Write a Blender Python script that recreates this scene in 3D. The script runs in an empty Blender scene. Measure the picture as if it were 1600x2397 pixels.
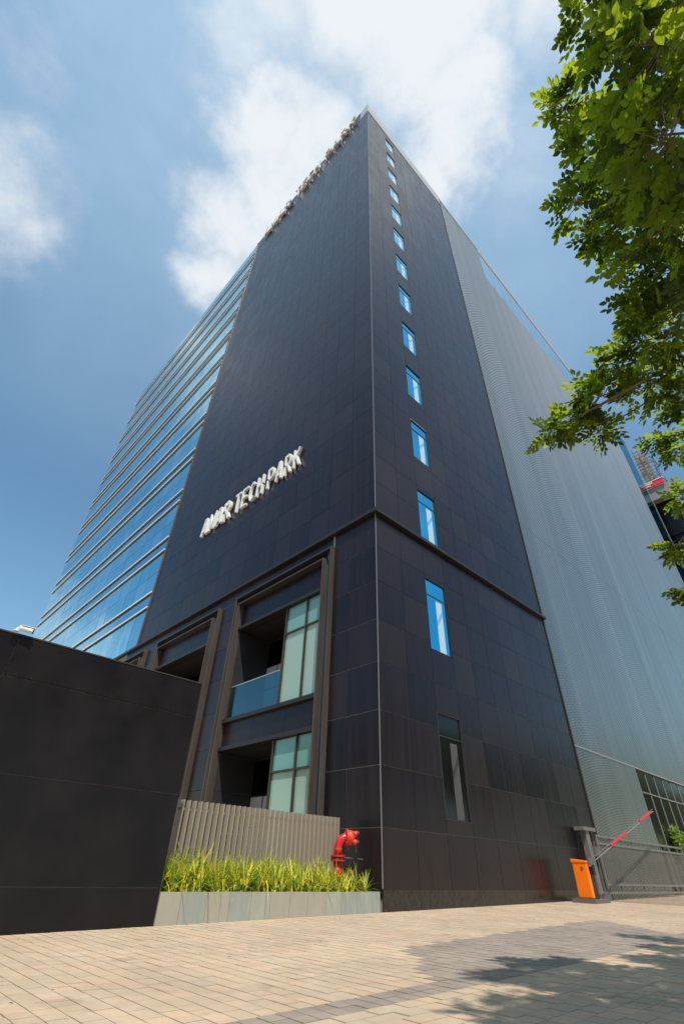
import bpy, bmesh, math, random
from mathutils import Vector, Matrix
random.seed(7)
sc = bpy.context.scene
COL = sc.collection
R = math.radians

# ------------------------------------------------------------------ camera
cam = bpy.data.cameras.new('camera'); cob = bpy.data.objects.new('camera', cam); COL.objects.link(cob)
_r = Vector((0.71975, -0.69369, 0.02758)); _u = Vector((-0.43614, -0.42090, 0.79538)); _f = Vector((0.54014, 0.58450, 0.60548))
CAM = Vector((-8.896, -8.054, 0.636))
m4 = Matrix((_r, _u, -_f)).transposed().to_4x4(); m4.translation = CAM
cob.matrix_world = m4
cam.sensor_fit = 'VERTICAL'; cam.sensor_height = 24; cam.lens = 24 * 0.45916
cam.clip_start = 0.05; cam.clip_end = 3000
sc.camera = cob

# ------------------------------------------------------------------ light
SUN = Vector((-0.32, -0.5, 1.0)).normalized()
EL = math.asin(SUN.z); ROT = math.atan2(SUN.x, SUN.y)
sl = bpy.data.lights.new('sun', 'SUN'); sl.energy = 4.9; sl.angle = R(0.55); sl.color = (1.0, 0.93, 0.82)
so = bpy.data.objects.new('sun', sl); COL.objects.link(so); so.rotation_euler = SUN.to_track_quat('Z', 'Y').to_euler()

def N(nt, t, **kw):
    n = nt.nodes.new(t)
    for k, v in kw.items():
        if k.startswith('_'): setattr(n, k[1:], v)
        else: n.inputs[k].default_value = v
    return n
def L(nt, a, b): nt.links.new(a, b)
def MATH(nt, op, a, b=None, c=None, clamp=False):
    n = nt.nodes.new('ShaderNodeMath'); n.operation = op; n.use_clamp = clamp
    for i, v in enumerate((a, b, c)):
        if v is None: continue
        if isinstance(v, (int, float)): n.inputs[i].default_value = v
        else: nt.links.new(v, n.inputs[i])
    return n.outputs[0]

w = bpy.data.worlds.new('World'); sc.world = w; w.use_nodes = True
nt = w.node_tree; nt.nodes.clear()
wo = nt.nodes.new('ShaderNodeOutputWorld')
sky = nt.nodes.new('ShaderNodeTexSky'); sky.sky_type = 'NISHITA'; sky.sun_disc = False
sky.sun_elevation = EL; sky.sun_rotation = ROT; sky.air_density = 1.3; sky.dust_density = 0.6; sky.ozone_density = 2.0
SKY_STR = 0.12
# clouds: soft lobes placed by world direction, broken up by noise
tc = nt.nodes.new('ShaderNodeTexCoord')
n1 = N(nt, 'ShaderNodeTexNoise', Scale=3.2, Detail=9.0, Roughness=0.62, Distortion=0.35)
L(nt, tc.outputs['Generated'], n1.inputs['Vector'])
n2 = N(nt, 'ShaderNodeTexNoise', Scale=9.0, Detail=6.0, Roughness=0.6)
L(nt, tc.outputs['Generated'], n2.inputs['Vector'])
wv = nt.nodes.new('ShaderNodeVectorMath'); wv.operation = 'SUBTRACT'; L(nt, n2.outputs['Color'], wv.inputs[0]); wv.inputs[1].default_value = (.5, .5, .5)
ws = nt.nodes.new('ShaderNodeVectorMath'); ws.operation = 'SCALE'; ws.inputs['Scale'].default_value = 0.16; L(nt, wv.outputs[0], ws.inputs[0])
wa = nt.nodes.new('ShaderNodeVectorMath'); wa.operation = 'ADD'; L(nt, tc.outputs['Generated'], wa.inputs[0]); L(nt, ws.outputs[0], wa.inputs[1])
LOBES = [((0.06, 0.06, 0.995), .17, .9), ((0.14, 0.02, 0.99), .17, 1.0), ((0.24, 0.02, 0.97), .13, .85), ((0.285, 0.06, 0.955), .12, .85),
         ((0.30, 0.10, 0.947), .10, .8), ((-0.03, 0.16, 0.985), .14, .55), ((-0.031, 0.228, 0.973), .10, .45), ((0.13, .11, .985), .08, .45),
         ((0.06, 0.275, 0.96), .115, .85), ((0.113, 0.237, 0.965), .13, .8), ((0.12, 0.33, 0.938), .13, .9), ((0.10, 0.41, 0.905), .12, .85), ((0.115, 0.49, 0.865), .10, .7),
         ((-0.20, 0.57, 0.799), .13, .6), ((-0.19, 0.63, 0.76), .12, .5), ((-0.23, .4, .885), .10, .28),
         ((0.22, -0.22, 0.95), .22, .85), ((0.36, 0.0, .93), .16, .3), ((-0.6, -0.25, 0.75), .35, .8), ((-0.75, .1, .6), .28, .6), ((.1, -0.75, .65), .33, .8), ((.55, -.6, .55), .3, .6), ((-.3, -.6, .74), .3, .6), ((-.85, .45, .3), .22, .6), ((-.24, .91, .30), .10, .62), ((-.17, .92, .33), .08, .5)]  # first: cloud above the view, thickened so the right face reflects brighter
acc = None
for c, rad, wt in LOBES:
    d = nt.nodes.new('ShaderNodeVectorMath'); d.operation = 'DISTANCE'; L(nt, wa.outputs[0], d.inputs[0]); d.inputs[1].default_value = Vector(c).normalized()
    mr = nt.nodes.new('ShaderNodeMapRange'); mr.interpolation_type = 'SMOOTHSTEP'; L(nt, d.outputs['Value'], mr.inputs['Value'])
    mr.inputs['From Min'].default_value = 0; mr.inputs['From Max'].default_value = rad * 1.25; mr.inputs['To Min'].default_value = wt; mr.inputs['To Max'].default_value = 0
    acc = mr.outputs[0] if acc is None else MATH(nt, 'MAXIMUM', acc, mr.outputs[0])
nz = MATH(nt, 'MULTIPLY_ADD', n1.outputs['Fac'], 3.0, -1.28)
den = MATH(nt, 'ADD', MATH(nt, 'MULTIPLY', acc, 1.15), MATH(nt, 'MULTIPLY', MATH(nt, 'MULTIPLY', nz, 0.75), MATH(nt, 'ADD', acc, 0.12)))
den = MATH(nt, 'SUBTRACT', den, 0.14)
cr = nt.nodes.new('ShaderNodeMapRange'); cr.interpolation_type = 'SMOOTHSTEP'; L(nt, den, cr.inputs['Value'])
cr.inputs['From Min'].default_value = 0.0; cr.inputs['From Max'].default_value = 1.0; cr.inputs['To Max'].default_value = 0.95
# thin veil that thickens towards the zenith and right side, as in the photograph
sep = nt.nodes.new('ShaderNodeSeparateXYZ'); L(nt, tc.outputs['Generated'], sep.inputs[0])
veil = nt.nodes.new('ShaderNodeMapRange'); L(nt, sep.outputs['Z'], veil.inputs['Value']); veil.inputs['From Min'].default_value = .55; veil.inputs['From Max'].default_value = 1.0
veil.inputs['To Min'].default_value = .0; veil.inputs['To Max'].default_value = .60
vf = MATH(nt, 'MULTIPLY', veil.outputs[0], MATH(nt, 'MULTIPLY_ADD', n1.outputs['Fac'], 1.2, .4))
fac = cr.outputs[0]
skc = nt.nodes.new('ShaderNodeMix'); skc.data_type = 'RGBA'; skc.blend_type = 'MULTIPLY'; skc.inputs[0].default_value = 1.0
L(nt, sky.outputs[0], skc.inputs[6]); skc.inputs[7].default_value = (0.95, 1.22, 1.22, 1)
vm = nt.nodes.new('ShaderNodeMix'); vm.data_type = 'RGBA'; L(nt, vf, vm.inputs[0]); L(nt, skc.outputs[2], vm.inputs[6]); vm.inputs[7].default_value = (4.3, 6.1, 7.7, 1)
mx = nt.nodes.new('ShaderNodeMix'); mx.data_type = 'RGBA'; L(nt, fac, mx.inputs[0]); L(nt, vm.outputs[2], mx.inputs[6])
mx.inputs[7].default_value = (7.3, 7.6, 7.9, 1)
bg = nt.nodes.new('ShaderNodeBackground'); bg.inputs[1].default_value = SKY_STR
L(nt, mx.outputs[2], bg.inputs[0]); L(nt, bg.outputs[0], wo.inputs[0])

vs = sc.view_settings; vs.view_transform = 'Standard'; vs.look = 'None'; vs.exposure = 0; vs.gamma = 1; vs.use_curve_mapping = False

# ------------------------------------------------------------------ materials
def pbr(name, col, rough=.5, metal=0., spec=.5, bump=None, var=None, coat=0., bumps=.2):
    m = bpy.data.materials.new(name); m.use_nodes = True; t = m.node_tree; b = t.nodes['Principled BSDF']
    b.inputs['Base Color'].default_value = (*col, 1); b.inputs['Roughness'].default_value = rough; b.inputs['Metallic'].default_value = metal
    b.inputs['Specular IOR Level'].default_value = spec; b.inputs['Coat Weight'].default_value = coat
    co = t.nodes.new('ShaderNodeTexCoord')
    if var:  # (scale, amount, second colour, stretch)
        mp = N(t, 'ShaderNodeMapping'); mp.inputs['Scale'].default_value = var[3]; g = t.nodes.new('ShaderNodeNewGeometry'); L(t, g.outputs['Position'], mp.inputs[0])
        n = N(t, 'ShaderNodeTexNoise', Scale=var[0], Detail=6.0, Roughness=.6); L(t, mp.outputs[0], n.inputs['Vector'])
        mr = N(t, 'ShaderNodeMapRange'); L(t, n.outputs['Fac'], mr.inputs['Value']); mr.inputs['From Min'].default_value = .35; mr.inputs['From Max'].default_value = .7; mr.inputs['To Max'].default_value = var[1]
        x = t.nodes.new('ShaderNodeMix'); x.data_type = 'RGBA'; L(t, mr.outputs[0], x.inputs[0]); x.inputs[6].default_value = (*col, 1); x.inputs[7].default_value = (*var[2], 1)
        L(t, x.outputs[2], b.inputs['Base Color'])
        r = MATH(t, 'MULTIPLY_ADD', n.outputs['Fac'], .25, rough - .12); L(t, r, b.inputs['Roughness'])
    if bump:
        g2 = t.nodes.new('ShaderNodeNewGeometry'); n = N(t, 'ShaderNodeTexNoise', Scale=bump, Detail=5.0); L(t, g2.outputs['Position'], n.inputs['Vector'])
        bp = N(t, 'ShaderNodeBump', Strength=bumps, Distance=.01); L(t, n.outputs['Fac'], bp.inputs['Height']); L(t, bp.outputs[0], b.inputs['Normal'])
    return m
V1 = (3, 3, .16)
STONE = [pbr('dark_stone_a', (.0105, .0070, .0105), .27, spec=.32, var=(1.6, .6, (.0185, .0145, .0170), V1), bump=60, bumps=.06),
         pbr('dark_stone_b', (.0125, .0082, .0112), .30, spec=.36, var=(1.9, .6, (.0215, .0160, .0175), V1), bump=60, bumps=.06),
         pbr('dark_stone_c', (.0085, .0068, .0100), .25, spec=.32, var=(1.4, .6, (.0155, .0140, .0165), V1), bump=60, bumps=.06),
         pbr('dark_stone_d', (.0150, .0100, .0110), .31, spec=.36, var=(2.2, .7, (.0240, .0170, .0155), V1), bump=60, bumps=.06),
         pbr('dark_stone_e', (.0110, .0068, .0105), .26, spec=.30, var=(1.2, .6, (.0185, .0135, .0168), V1), bump=60, bumps=.06)]
for m_ in STONE: m_.node_tree.nodes['Principled BSDF'].inputs['Specular Tint'].default_value = (1.0, .82, .90, 1)
PLINTH = pbr('polished_granite', (.008, .0075, .0075), .2, var=(38, .8, (.045, .040, .036), (1, 1, .35)))
JAMB = pbr('jamb_stone', (.030, .028, .030), .4, var=(1.5, .5, (.042, .038, .04), (1, 1, 1)))
WALLST = pbr('left_wall_stone', (.0062, .0044, .0068), .33, spec=.28, var=(1.3, .8, (.0150, .0115, .0135), (1, 1, 1)), bump=90, bumps=.12)
GROUT = pbr('joint_grout', (.30, .28, .25), .8)
JOINTD = pbr('dark_joint', (.22, .18, .16), .8)
BACK = pbr('backing_wall', (.03, .03, .03), .9)
BRONZE = pbr('bronze_metal', (.088, .068, .058), .42, .35, var=(6, .5, (.14, .115, .10), (1, 1, .1)))
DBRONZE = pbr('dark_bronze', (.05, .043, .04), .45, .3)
LEDGEM = pbr('ledge_metal', (.022, .019, .019), .45, .2)
TRIM = pbr('pale_trim', (.32, .32, .34), .45, .4)
COPING = pbr('coping_metal', (.36, .385, .41), .35, .1)
ALU = pbr('aluminium', (.60, .60, .61), .38, .8)
GREYM = pbr('gate_grey', (.16, .148, .138), .5, .2, var=(8, .5, (.27, .25, .23), (1, 1, .3)))
GREYD = pbr('gate_dark_grey', (.13, .125, .125), .5, .2)
SLATM = pbr('slat_taupe', (.30, .245, .19), .5, .0, var=(9, .4, (.38, .315, .245), (1, 1, .1)))
RETURN_L = pbr('letter_return', (.70, .69, .67), .45); RETURN_D = pbr('letter_return_shaded', (.58, .57, .57), .5)  # top sign's returns greyer: shade of the letter undersides put into colour
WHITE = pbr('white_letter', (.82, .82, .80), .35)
BLACK = pbr('black_rubber', (.012, .012, .012), .5)
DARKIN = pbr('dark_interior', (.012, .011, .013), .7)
ORANGE = pbr('orange_paint', (.95, .20, .004), .32, coat=.4)
RED = pbr('red_paint', (.50, .006, .008), .3, coat=.5)
REDO = pbr('faded_red_paint', (.62, .028, .012), .4, var=(25, .6, (.70, .10, .04), (1, 1, 1)))
REDBAR = pbr('reflector_red', (.75, .005, .03), .4)
CONC = pbr('kerb_concrete', (.10, .095, .09), .8, var=(14, .6, (.16, .15, .14), (1, 1, 1)))
GRANG = [pbr('grey_granite_a', (.30, .315, .27), .55, var=(7, .6, (.40, .40, .34), (1, 1, .4)), bump=120),
         pbr('grey_granite_b', (.265, .29, .265), .55, var=(6, .6, (.36, .37, .33), (1, 1, .4)), bump=120),
         pbr('grey_granite_c', (.33, .31, .255), .55, var=(8, .6, (.40, .36, .30), (1, 1, .4)), bump=120)]
SOIL = pbr('soil', (.05, .035, .02), .9)
BARK = pbr('bark', (.20, .15, .11), .85, var=(12, .7, (.10, .075, .055), (1, 1, .2)), bump=40, bumps=.6)
CONCT = pbr('raw_concrete', (.30, .29, .28), .85)
SCAFF = pbr('scaffold_pipe', (.10, .075, .06), .6)
NET = pbr('safety_net', (.02, .12, .12), .8)
SIGNR = pbr('sign_red', (.75, .02, .04), .4)
FGREY = pbr('parapet_grey', (.23, .22, .23), .6)
FDARK = pbr('dark_glass_block', (.008, .008, .010), .1, spec=.3)
CURTL = pbr('rear_curtain', (.42, .41, .44), .8)
CURT = pbr('pale_curtain', (.06, .062, .066), .8)

def reflglass(name, tint, rough=.02, metal=1.0, wav=0.0, diff=None):
    m = bpy.data.materials.new(name); m.use_nodes = True; t = m.node_tree; b = t.nodes['Principled BSDF']
    b.inputs['Base Color'].default_value = (*tint, 1); b.inputs['Metallic'].default_value = metal; b.inputs['Roughness'].default_value = rough
    if wav:
        g = t.nodes.new('ShaderNodeNewGeometry'); mp = N(t, 'ShaderNodeMapping'); mp.inputs['Scale'].default_value = (1, 1, .25); L(t, g.outputs['Position'], mp.inputs[0])
        n = N(t, 'ShaderNodeTexNoise', Scale=.9, Detail=2.0); L(t, mp.outputs[0], n.inputs['Vector'])
        bp = N(t, 'ShaderNodeBump', Strength=wav, Distance=.1); L(t, n.outputs['Fac'], bp.inputs['Height']); L(t, bp.outputs[0], b.inputs['Normal'])
    return m
CURTG = [reflglass('blue_curtain_glass_a', (.24, .66, .84), wav=.09), reflglass('blue_curtain_glass_b', (.30, .70, .87), wav=.14), reflglass('blue_curtain_glass_c', (.40, .76, .90), wav=.11)]
SPAND = reflglass('spandrel_glass', (.22, .55, .75), .05, 1.0)

def mixglass(name, tint, trans, f, rough=.01):
    m = bpy.data.materials.new(name); m.use_nodes = True; t = m.node_tree; t.nodes.clear()
    o = t.nodes.new('ShaderNodeOutputMaterial'); g = t.nodes.new('ShaderNodeBsdfGlossy'); g.inputs['Color'].default_value = (*tint, 1); g.inputs['Roughness'].default_value = rough
    tr = t.nodes.new('ShaderNodeBsdfTransparent'); tr.inputs['Color'].default_value = (*trans, 1)
    fr = N(t, 'ShaderNodeLayerWeight', Blend=.12); fa = MATH(t, 'MULTIPLY_ADD', fr.outputs['Fresnel'], 1 - f, f, clamp=True)
    mx = t.nodes.new('ShaderNodeMixShader'); L(t, fa, mx.inputs[0]); L(t, tr.outputs[0], mx.inputs[1]); L(t, g.outputs[0], mx.inputs[2]); L(t, mx.outputs[0], o.inputs[0])
    return m
WINGL = reflglass('blue_window_glass', (.06, .54, .80), .02, 1.0, wav=.02)
PALEP = pbr('pale_stair_panel', (.42, .60, .72), .15)
PALED = pbr('blue_stair_string', (.20, .42, .62), .15)
BALGL = mixglass('balustrade_glass', (.34, .52, .58), (.50, .68, .74), .25)
CLEARG = mixglass('crown_glass', (.55, .80, .90), (.72, .84, .90), .25)
DARKGL = mixglass('dark_window_glass', (.5, .5, .5), (.10, .11, .12), .06)
TEAL = pbr('teal_glass_blind', (.155, .34, .315), .12, 0, .8, coat=.3)
TEALB = pbr('pale_blind_glass', (.30, .43, .36), .14, 0, .8, coat=.3)
STRIPG = pbr('blue_strip_glass', (.05, .085, .11), .15)
CROWN = reflglass('crown_blue_glass', (.52, .68, .76), .05, .9, wav=.03)

# ribbed silver sheet: metal with bow-shaped moire shimmer painted into its colour
def silver():
    m = bpy.data.materials.new('silver_ribbed_metal'); m.use_nodes = True; t = m.node_tree; b = t.nodes['Principled BSDF']
    g = t.nodes.new('ShaderNodeNewGeometry'); s = t.nodes.new('ShaderNodeSeparateXYZ'); L(t, g.outputs['Position'], s.inputs[0])
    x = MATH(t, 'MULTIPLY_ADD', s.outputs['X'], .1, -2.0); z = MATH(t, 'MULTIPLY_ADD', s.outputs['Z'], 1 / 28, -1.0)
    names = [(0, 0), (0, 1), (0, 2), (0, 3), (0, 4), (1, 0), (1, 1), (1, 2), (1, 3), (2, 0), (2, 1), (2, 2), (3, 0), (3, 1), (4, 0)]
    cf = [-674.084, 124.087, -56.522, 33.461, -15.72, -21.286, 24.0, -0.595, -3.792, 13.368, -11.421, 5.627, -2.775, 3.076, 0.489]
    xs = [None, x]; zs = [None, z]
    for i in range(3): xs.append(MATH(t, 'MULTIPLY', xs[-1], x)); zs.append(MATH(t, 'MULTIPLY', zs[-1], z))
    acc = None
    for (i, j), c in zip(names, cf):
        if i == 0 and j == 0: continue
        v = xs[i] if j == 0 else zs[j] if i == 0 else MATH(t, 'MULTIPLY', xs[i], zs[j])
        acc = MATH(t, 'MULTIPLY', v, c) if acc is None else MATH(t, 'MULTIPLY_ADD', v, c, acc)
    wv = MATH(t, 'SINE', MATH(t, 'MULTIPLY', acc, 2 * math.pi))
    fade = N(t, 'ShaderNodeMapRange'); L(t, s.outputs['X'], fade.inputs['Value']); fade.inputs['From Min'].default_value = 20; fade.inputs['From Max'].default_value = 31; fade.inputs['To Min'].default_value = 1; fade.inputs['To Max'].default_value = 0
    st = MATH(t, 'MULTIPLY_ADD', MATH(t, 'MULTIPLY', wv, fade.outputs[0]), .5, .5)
    # vertical streaks
    mp = N(t, 'ShaderNodeMapping'); mp.inputs['Scale'].default_value = (1, 1, .02); L(t, g.outputs['Position'], mp.inputs[0])
    n = N(t, 'ShaderNodeTexNoise', Scale=.9, Detail=6.0, Roughness=.65); L(t, mp.outputs[0], n.inputs['Vector'])
    x1 = t.nodes.new('ShaderNodeMix'); x1.data_type = 'RGBA'; L(t, n.outputs['Fac'], x1.inputs[0]); x1.inputs[6].default_value = (.27, .28, .28, 1); x1.inputs[7].default_value = (.53, .535, .53, 1)
    x2 = t.nodes.new('ShaderNodeMix'); x2.data_type = 'RGBA'; x2.blend_type = 'MULTIPLY'; x2.inputs[0].default_value = 1; L(t, x1.outputs[2], x2.inputs[6])
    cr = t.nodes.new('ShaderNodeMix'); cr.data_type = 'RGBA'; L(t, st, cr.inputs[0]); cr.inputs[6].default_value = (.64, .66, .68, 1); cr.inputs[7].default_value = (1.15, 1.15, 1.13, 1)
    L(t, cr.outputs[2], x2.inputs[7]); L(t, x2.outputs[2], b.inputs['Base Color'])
    b.inputs['Metallic'].default_value = .9; b.inputs['Roughness'].default_value = .30
    return m
SILVER = silver()

def leafmat(name, col, tcol, tf=.45, rough=.45):
    m = bpy.data.materials.new(name); m.use_nodes = True; t = m.node_tree; t.nodes.clear()
    o = t.nodes.new('ShaderNodeOutputMaterial'); b = t.nodes.new('ShaderNodeBsdfPrincipled'); tr = t.nodes.new('ShaderNodeBsdfTranslucent')
    oi = t.nodes.new('ShaderNodeNewGeometry'); hs = t.nodes.new('ShaderNodeHueSaturation'); v = MATH(t, 'MULTIPLY_ADD', oi.outputs['Random Per Island'], .7, .65); L(t, v, hs.inputs['Value'])
    hs.inputs['Color'].default_value = (*col, 1); h = MATH(t, 'MULTIPLY_ADD', oi.outputs['Random Per Island'], -.035, .515); L(t, h, hs.inputs['Hue'])
    L(t, hs.outputs[0], b.inputs['Base Color']); b.inputs['Roughness'].default_value = rough; b.inputs['Specular IOR Level'].default_value = .35
    tr.inputs['Color'].default_value = (*tcol, 1)
    mx = t.nodes.new('ShaderNodeMixShader'); mx.inputs[0].default_value = tf; L(t, b.outputs[0], mx.inputs[1]); L(t, tr.outputs[0], mx.inputs[2]); L(t, mx.outputs[0], o.inputs[0])
    return m
LEAF = leafmat('leaf_green', (.080, .130, .010), (.42, .54, .016), .52)
LEAFD = leafmat('leaf_dark', (.035, .07, .010), (.13, .22, .012), .35)
GRY = leafmat('blade_yellow', (.80, .72, .07), (.70, .66, .04), .3)
GRG = leafmat('blade_green', (.11, .22, .02), (.20, .36, .02), .3)
DRYL = pbr('dry_leaf', (.12, .08, .03), .8)

def paver(name, c, c2):
    m = pbr(name, c, .8, var=(7, .8, c2, (1, 1, 1)), bump=220, bumps=.5); t = m.node_tree; b = t.nodes['Principled BSDF']
    src = b.inputs['Base Color'].links[0].from_socket; g = t.nodes.new('ShaderNodeNewGeometry'); n = N(t, 'ShaderNodeTexNoise', Scale=.75, Detail=7.0, Roughness=.7); L(t, g.outputs['Position'], n.inputs['Vector'])
    mr = N(t, 'ShaderNodeMapRange'); L(t, n.outputs['Fac'], mr.inputs['Value']); mr.inputs['From Min'].default_value = .3; mr.inputs['From Max'].default_value = .7; mr.inputs['To Min'].default_value = .80; mr.inputs['To Max'].default_value = 1.14
    n2 = N(t, 'ShaderNodeTexNoise', Scale=2.3, Detail=3.0); L(t, g.outputs['Position'], n2.inputs['Vector']); sp = N(t, 'ShaderNodeMapRange'); L(t, n2.outputs['Fac'], sp.inputs['Value']); sp.inputs['From Min'].default_value = .66; sp.inputs['From Max'].default_value = .72; sp.inputs['To Min'].default_value = 1; sp.inputs['To Max'].default_value = .82
    x = t.nodes.new('ShaderNodeVectorMath'); x.operation = 'SCALE'; L(t, src, x.inputs[0]); L(t, MATH(t, 'MULTIPLY', mr.outputs[0], sp.outputs[0]), x.inputs['Scale']); L(t, x.outputs[0], b.inputs['Base Color'])
    return m
TAN = [paver('paver_tan_a', (.49, .37, .26), (.56, .44, .31)), paver('paver_tan_b', (.51, .385, .27), (.46, .36, .255)), paver('paver_tan_c', (.46, .365, .265), (.52, .42, .31)), paver('paver_tan_d', (.53, .38, .265), (.58, .44, .32))]
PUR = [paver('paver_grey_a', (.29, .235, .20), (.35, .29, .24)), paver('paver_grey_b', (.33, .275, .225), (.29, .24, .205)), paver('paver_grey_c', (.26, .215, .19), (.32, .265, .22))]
SAND = paver('joint_sand', (.20, .14, .09), (.40, .31, .21))
GROUNDM = paver('plaza_ground', (.45, .33, .215), (.52, .39, .27))

# ------------------------------------------------------------------ mesh helpers
class MB:
    def __init__(s): s.v = []; s.f = []; s.m = []
    def box(s, a, b, mi=0):
        x0, y0, z0 = a; x1, y1, z1 = b
        if x0 > x1: x0, x1 = x1, x0
        if y0 > y1: y0, y1 = y1, y0
        if z0 > z1: z0, z1 = z1, z0
        n = len(s.v)
        s.v += [(x0, y0, z0), (x1, y0, z0), (x1, y1, z0), (x0, y1, z0), (x0, y0, z1), (x1, y0, z1), (x1, y1, z1), (x0, y1, z1)]
        for q in ((0, 3, 2, 1), (4, 5, 6, 7), (0, 1, 5, 4), (1, 2, 6, 5), (2, 3, 7, 6), (3, 0, 4, 7)): s.f.append([n + i for i in q]); s.m.append(mi)
        return s
    def face(s, pts, mi=0):
        n = len(s.v); s.v += [tuple(p) for p in pts]; s.f.append(list(range(n, n + len(pts)))); s.m.append(mi)
    def tube(s, pts, r, k=8, mi=0, cap=True):
        pts = [Vector(p) for p in pts]; rs = r if isinstance(r, (list, tuple)) else [r] * len(pts)
        base = len(s.v); ref = None
        for i, p in enumerate(pts):
            d = (pts[min(i + 1, len(pts) - 1)] - pts[max(i - 1, 0)]).normalized()
            if ref is None: ref = d.orthogonal().normalized()
            ref = (ref - d * ref.dot(d)).normalized(); b2 = d.cross(ref)
            for j in range(k):
                a = 2 * math.pi * j / k; s.v.append(tuple(p + (ref * math.cos(a) + b2 * math.sin(a)) * rs[i]))
        for i in range(len(pts) - 1):
            for j in range(k):
                s.f.append([base + i * k + j, base + i * k + (j + 1) % k, base + (i + 1) * k + (j + 1) % k, base + (i + 1) * k + j]); s.m.append(mi)
        if cap:
            s.f.append([base + j for j in range(k)][::-1]); s.m.append(mi)
            s.f.append([base + (len(pts) - 1) * k + j for j in range(k)]); s.m.append(mi)
        return s
    def build(s, name, mat, parent=None, label=None, kind=None, smooth=False, bevel=0, loc=None):
        off = parent.location if parent is not None and parent.parent is None else (parent['_w'] if parent is not None else Vector((0, 0, 0)))
        off = Vector(off)
        if loc is not None: off = Vector(loc)
        me = bpy.data.meshes.new(name); me.from_pydata([tuple(Vector(v) - off) for v in s.v], [], s.f)
        ms = mat if isinstance(mat, (list, tuple)) else [mat]
        for x in ms: me.materials.append(x)
        if len(ms) > 1: me.polygons.foreach_set('material_index', s.m)
        if smooth: me.polygons.foreach_set('use_smooth', [True] * len(me.polygons))
        me.update()
        o = bpy.data.objects.new(name, me); COL.objects.link(o)
        if parent is not None:
            o.parent = parent; o['_w'] = list(off)
            if loc is not None: o.location = Vector(loc) - worldof(parent)
        elif loc is not None: o.location = loc
        else: o['_w'] = [0, 0, 0]
        if bevel:
            md = o.modifiers.new('bevel', 'BEVEL'); md.width = bevel; md.segments = 2; md.limit_method = 'ANGLE'
        if label: o['label'] = label
        if kind: o['kind'] = kind
        return o
def worldof(o):
    v = Vector(o.location)
    while o.parent is not None: o = o.parent; v = v + o.location
    return v
def thing(name, loc, label, cat, group=None):
    o = bpy.data.objects.new(name, None); COL.objects.link(o); o.location = loc; o.empty_display_size = .2
    o['label'] = label; o['category'] = cat
    if group: o['group'] = group
    return o
def box(name, mat, parent, a, b, **kw): return MB().box(a, b).build(name, mat, parent, **kw)
def GZ(x): return .0125 * x

def proj(p):
    v = Vector(p) - CAM; d = v.dot(_f)
    if d < .05: return None
    return (800 + 1100.6 * v.dot(_r) / d, 1198.5 - 1100.6 * v.dot(_u) / d)
def parea(pts):
    q = [proj(p) for p in pts]
    if any(x is None for x in q): return 0
    cx = sum(x[0] for x in q) / len(q); cy = sum(x[1] for x in q) / len(q)
    if not (-60 < cx < 1660 and -60 < cy < 2460): return 0
    return abs(sum(q[i][0] * q[(i + 1) % len(q)][1] - q[(i + 1) % len(q)][0] * q[i][1] for i in range(len(q)))) / 2
_mc = {}
def pieces(items, name, stuffname, parent, limit=300, minarea=0):
    """items: (face quad for area, a, b, material). The largest become objects, the rest one mesh."""
    its = sorted(items, key=lambda t: -parea(t[0]))
    w0 = worldof(parent)
    for q, a, b, mat in its[:limit]:
        a = Vector(a); b = Vector(b); s = b - a; k = (name, round(s.x, 3), round(s.y, 3), round(s.z, 3), mat.name)
        me = _mc.get(k)
        if me is None:
            mb = MB().box((0, 0, 0), s); me = bpy.data.meshes.new(name); me.from_pydata(mb.v, [], mb.f); me.materials.append(mat); me.update(); _mc[k] = me
        o = bpy.data.objects.new(name, me); COL.objects.link(o); o.parent = parent; o.location = a - w0
    rest = its[limit:]
    if rest:
        mats = []; mb = MB()
        for q, a, b, mat in rest:
            if mat not in mats: mats.append(mat)
            mb.box(a, b, mats.index(mat))
        mb.build(stuffname, mats, parent, kind='stuff')

# ================================================================== GROUND
gm = MB()
def gq(x0, x1, y0, y1, dz=0): gm.face([(x0, y0, GZ(x0) + dz), (x1, y0, GZ(x1) + dz), (x1, y1, GZ(x1) + dz), (x0, y1, GZ(x0) + dz)])
gm2 = MB(); gm2.face([(-12, -9, GZ(-12) - .012), (16, -9, GZ(16) - .012), (16, 3, GZ(16) - .012), (-12, 3, GZ(-12) - .012)])
paving = gm2.build('pavement', SAND, kind='structure')
for a in ((-600, -12, -600, 600), (16, 600, -600, 600), (-12, 16, -600, -9), (-12, 16, 3, 600)):
    x0, x1, y0, y1 = a; c = lambda x: GZ(max(-60, min(60, x)))
    xs = [x0] + [v for v in (-60, 60) if x0 < v < x1] + [x1]
    for i in range(len(xs) - 1): gm.face([(xs[i], y0, c(xs[i]) - .006), (xs[i + 1], y0, c(xs[i + 1]) - .006), (xs[i + 1], y1, c(xs[i + 1]) - .006), (xs[i], y1, c(xs[i]) - .006)])
gm.build('ground', GROUNDM, kind='structure')

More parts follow.
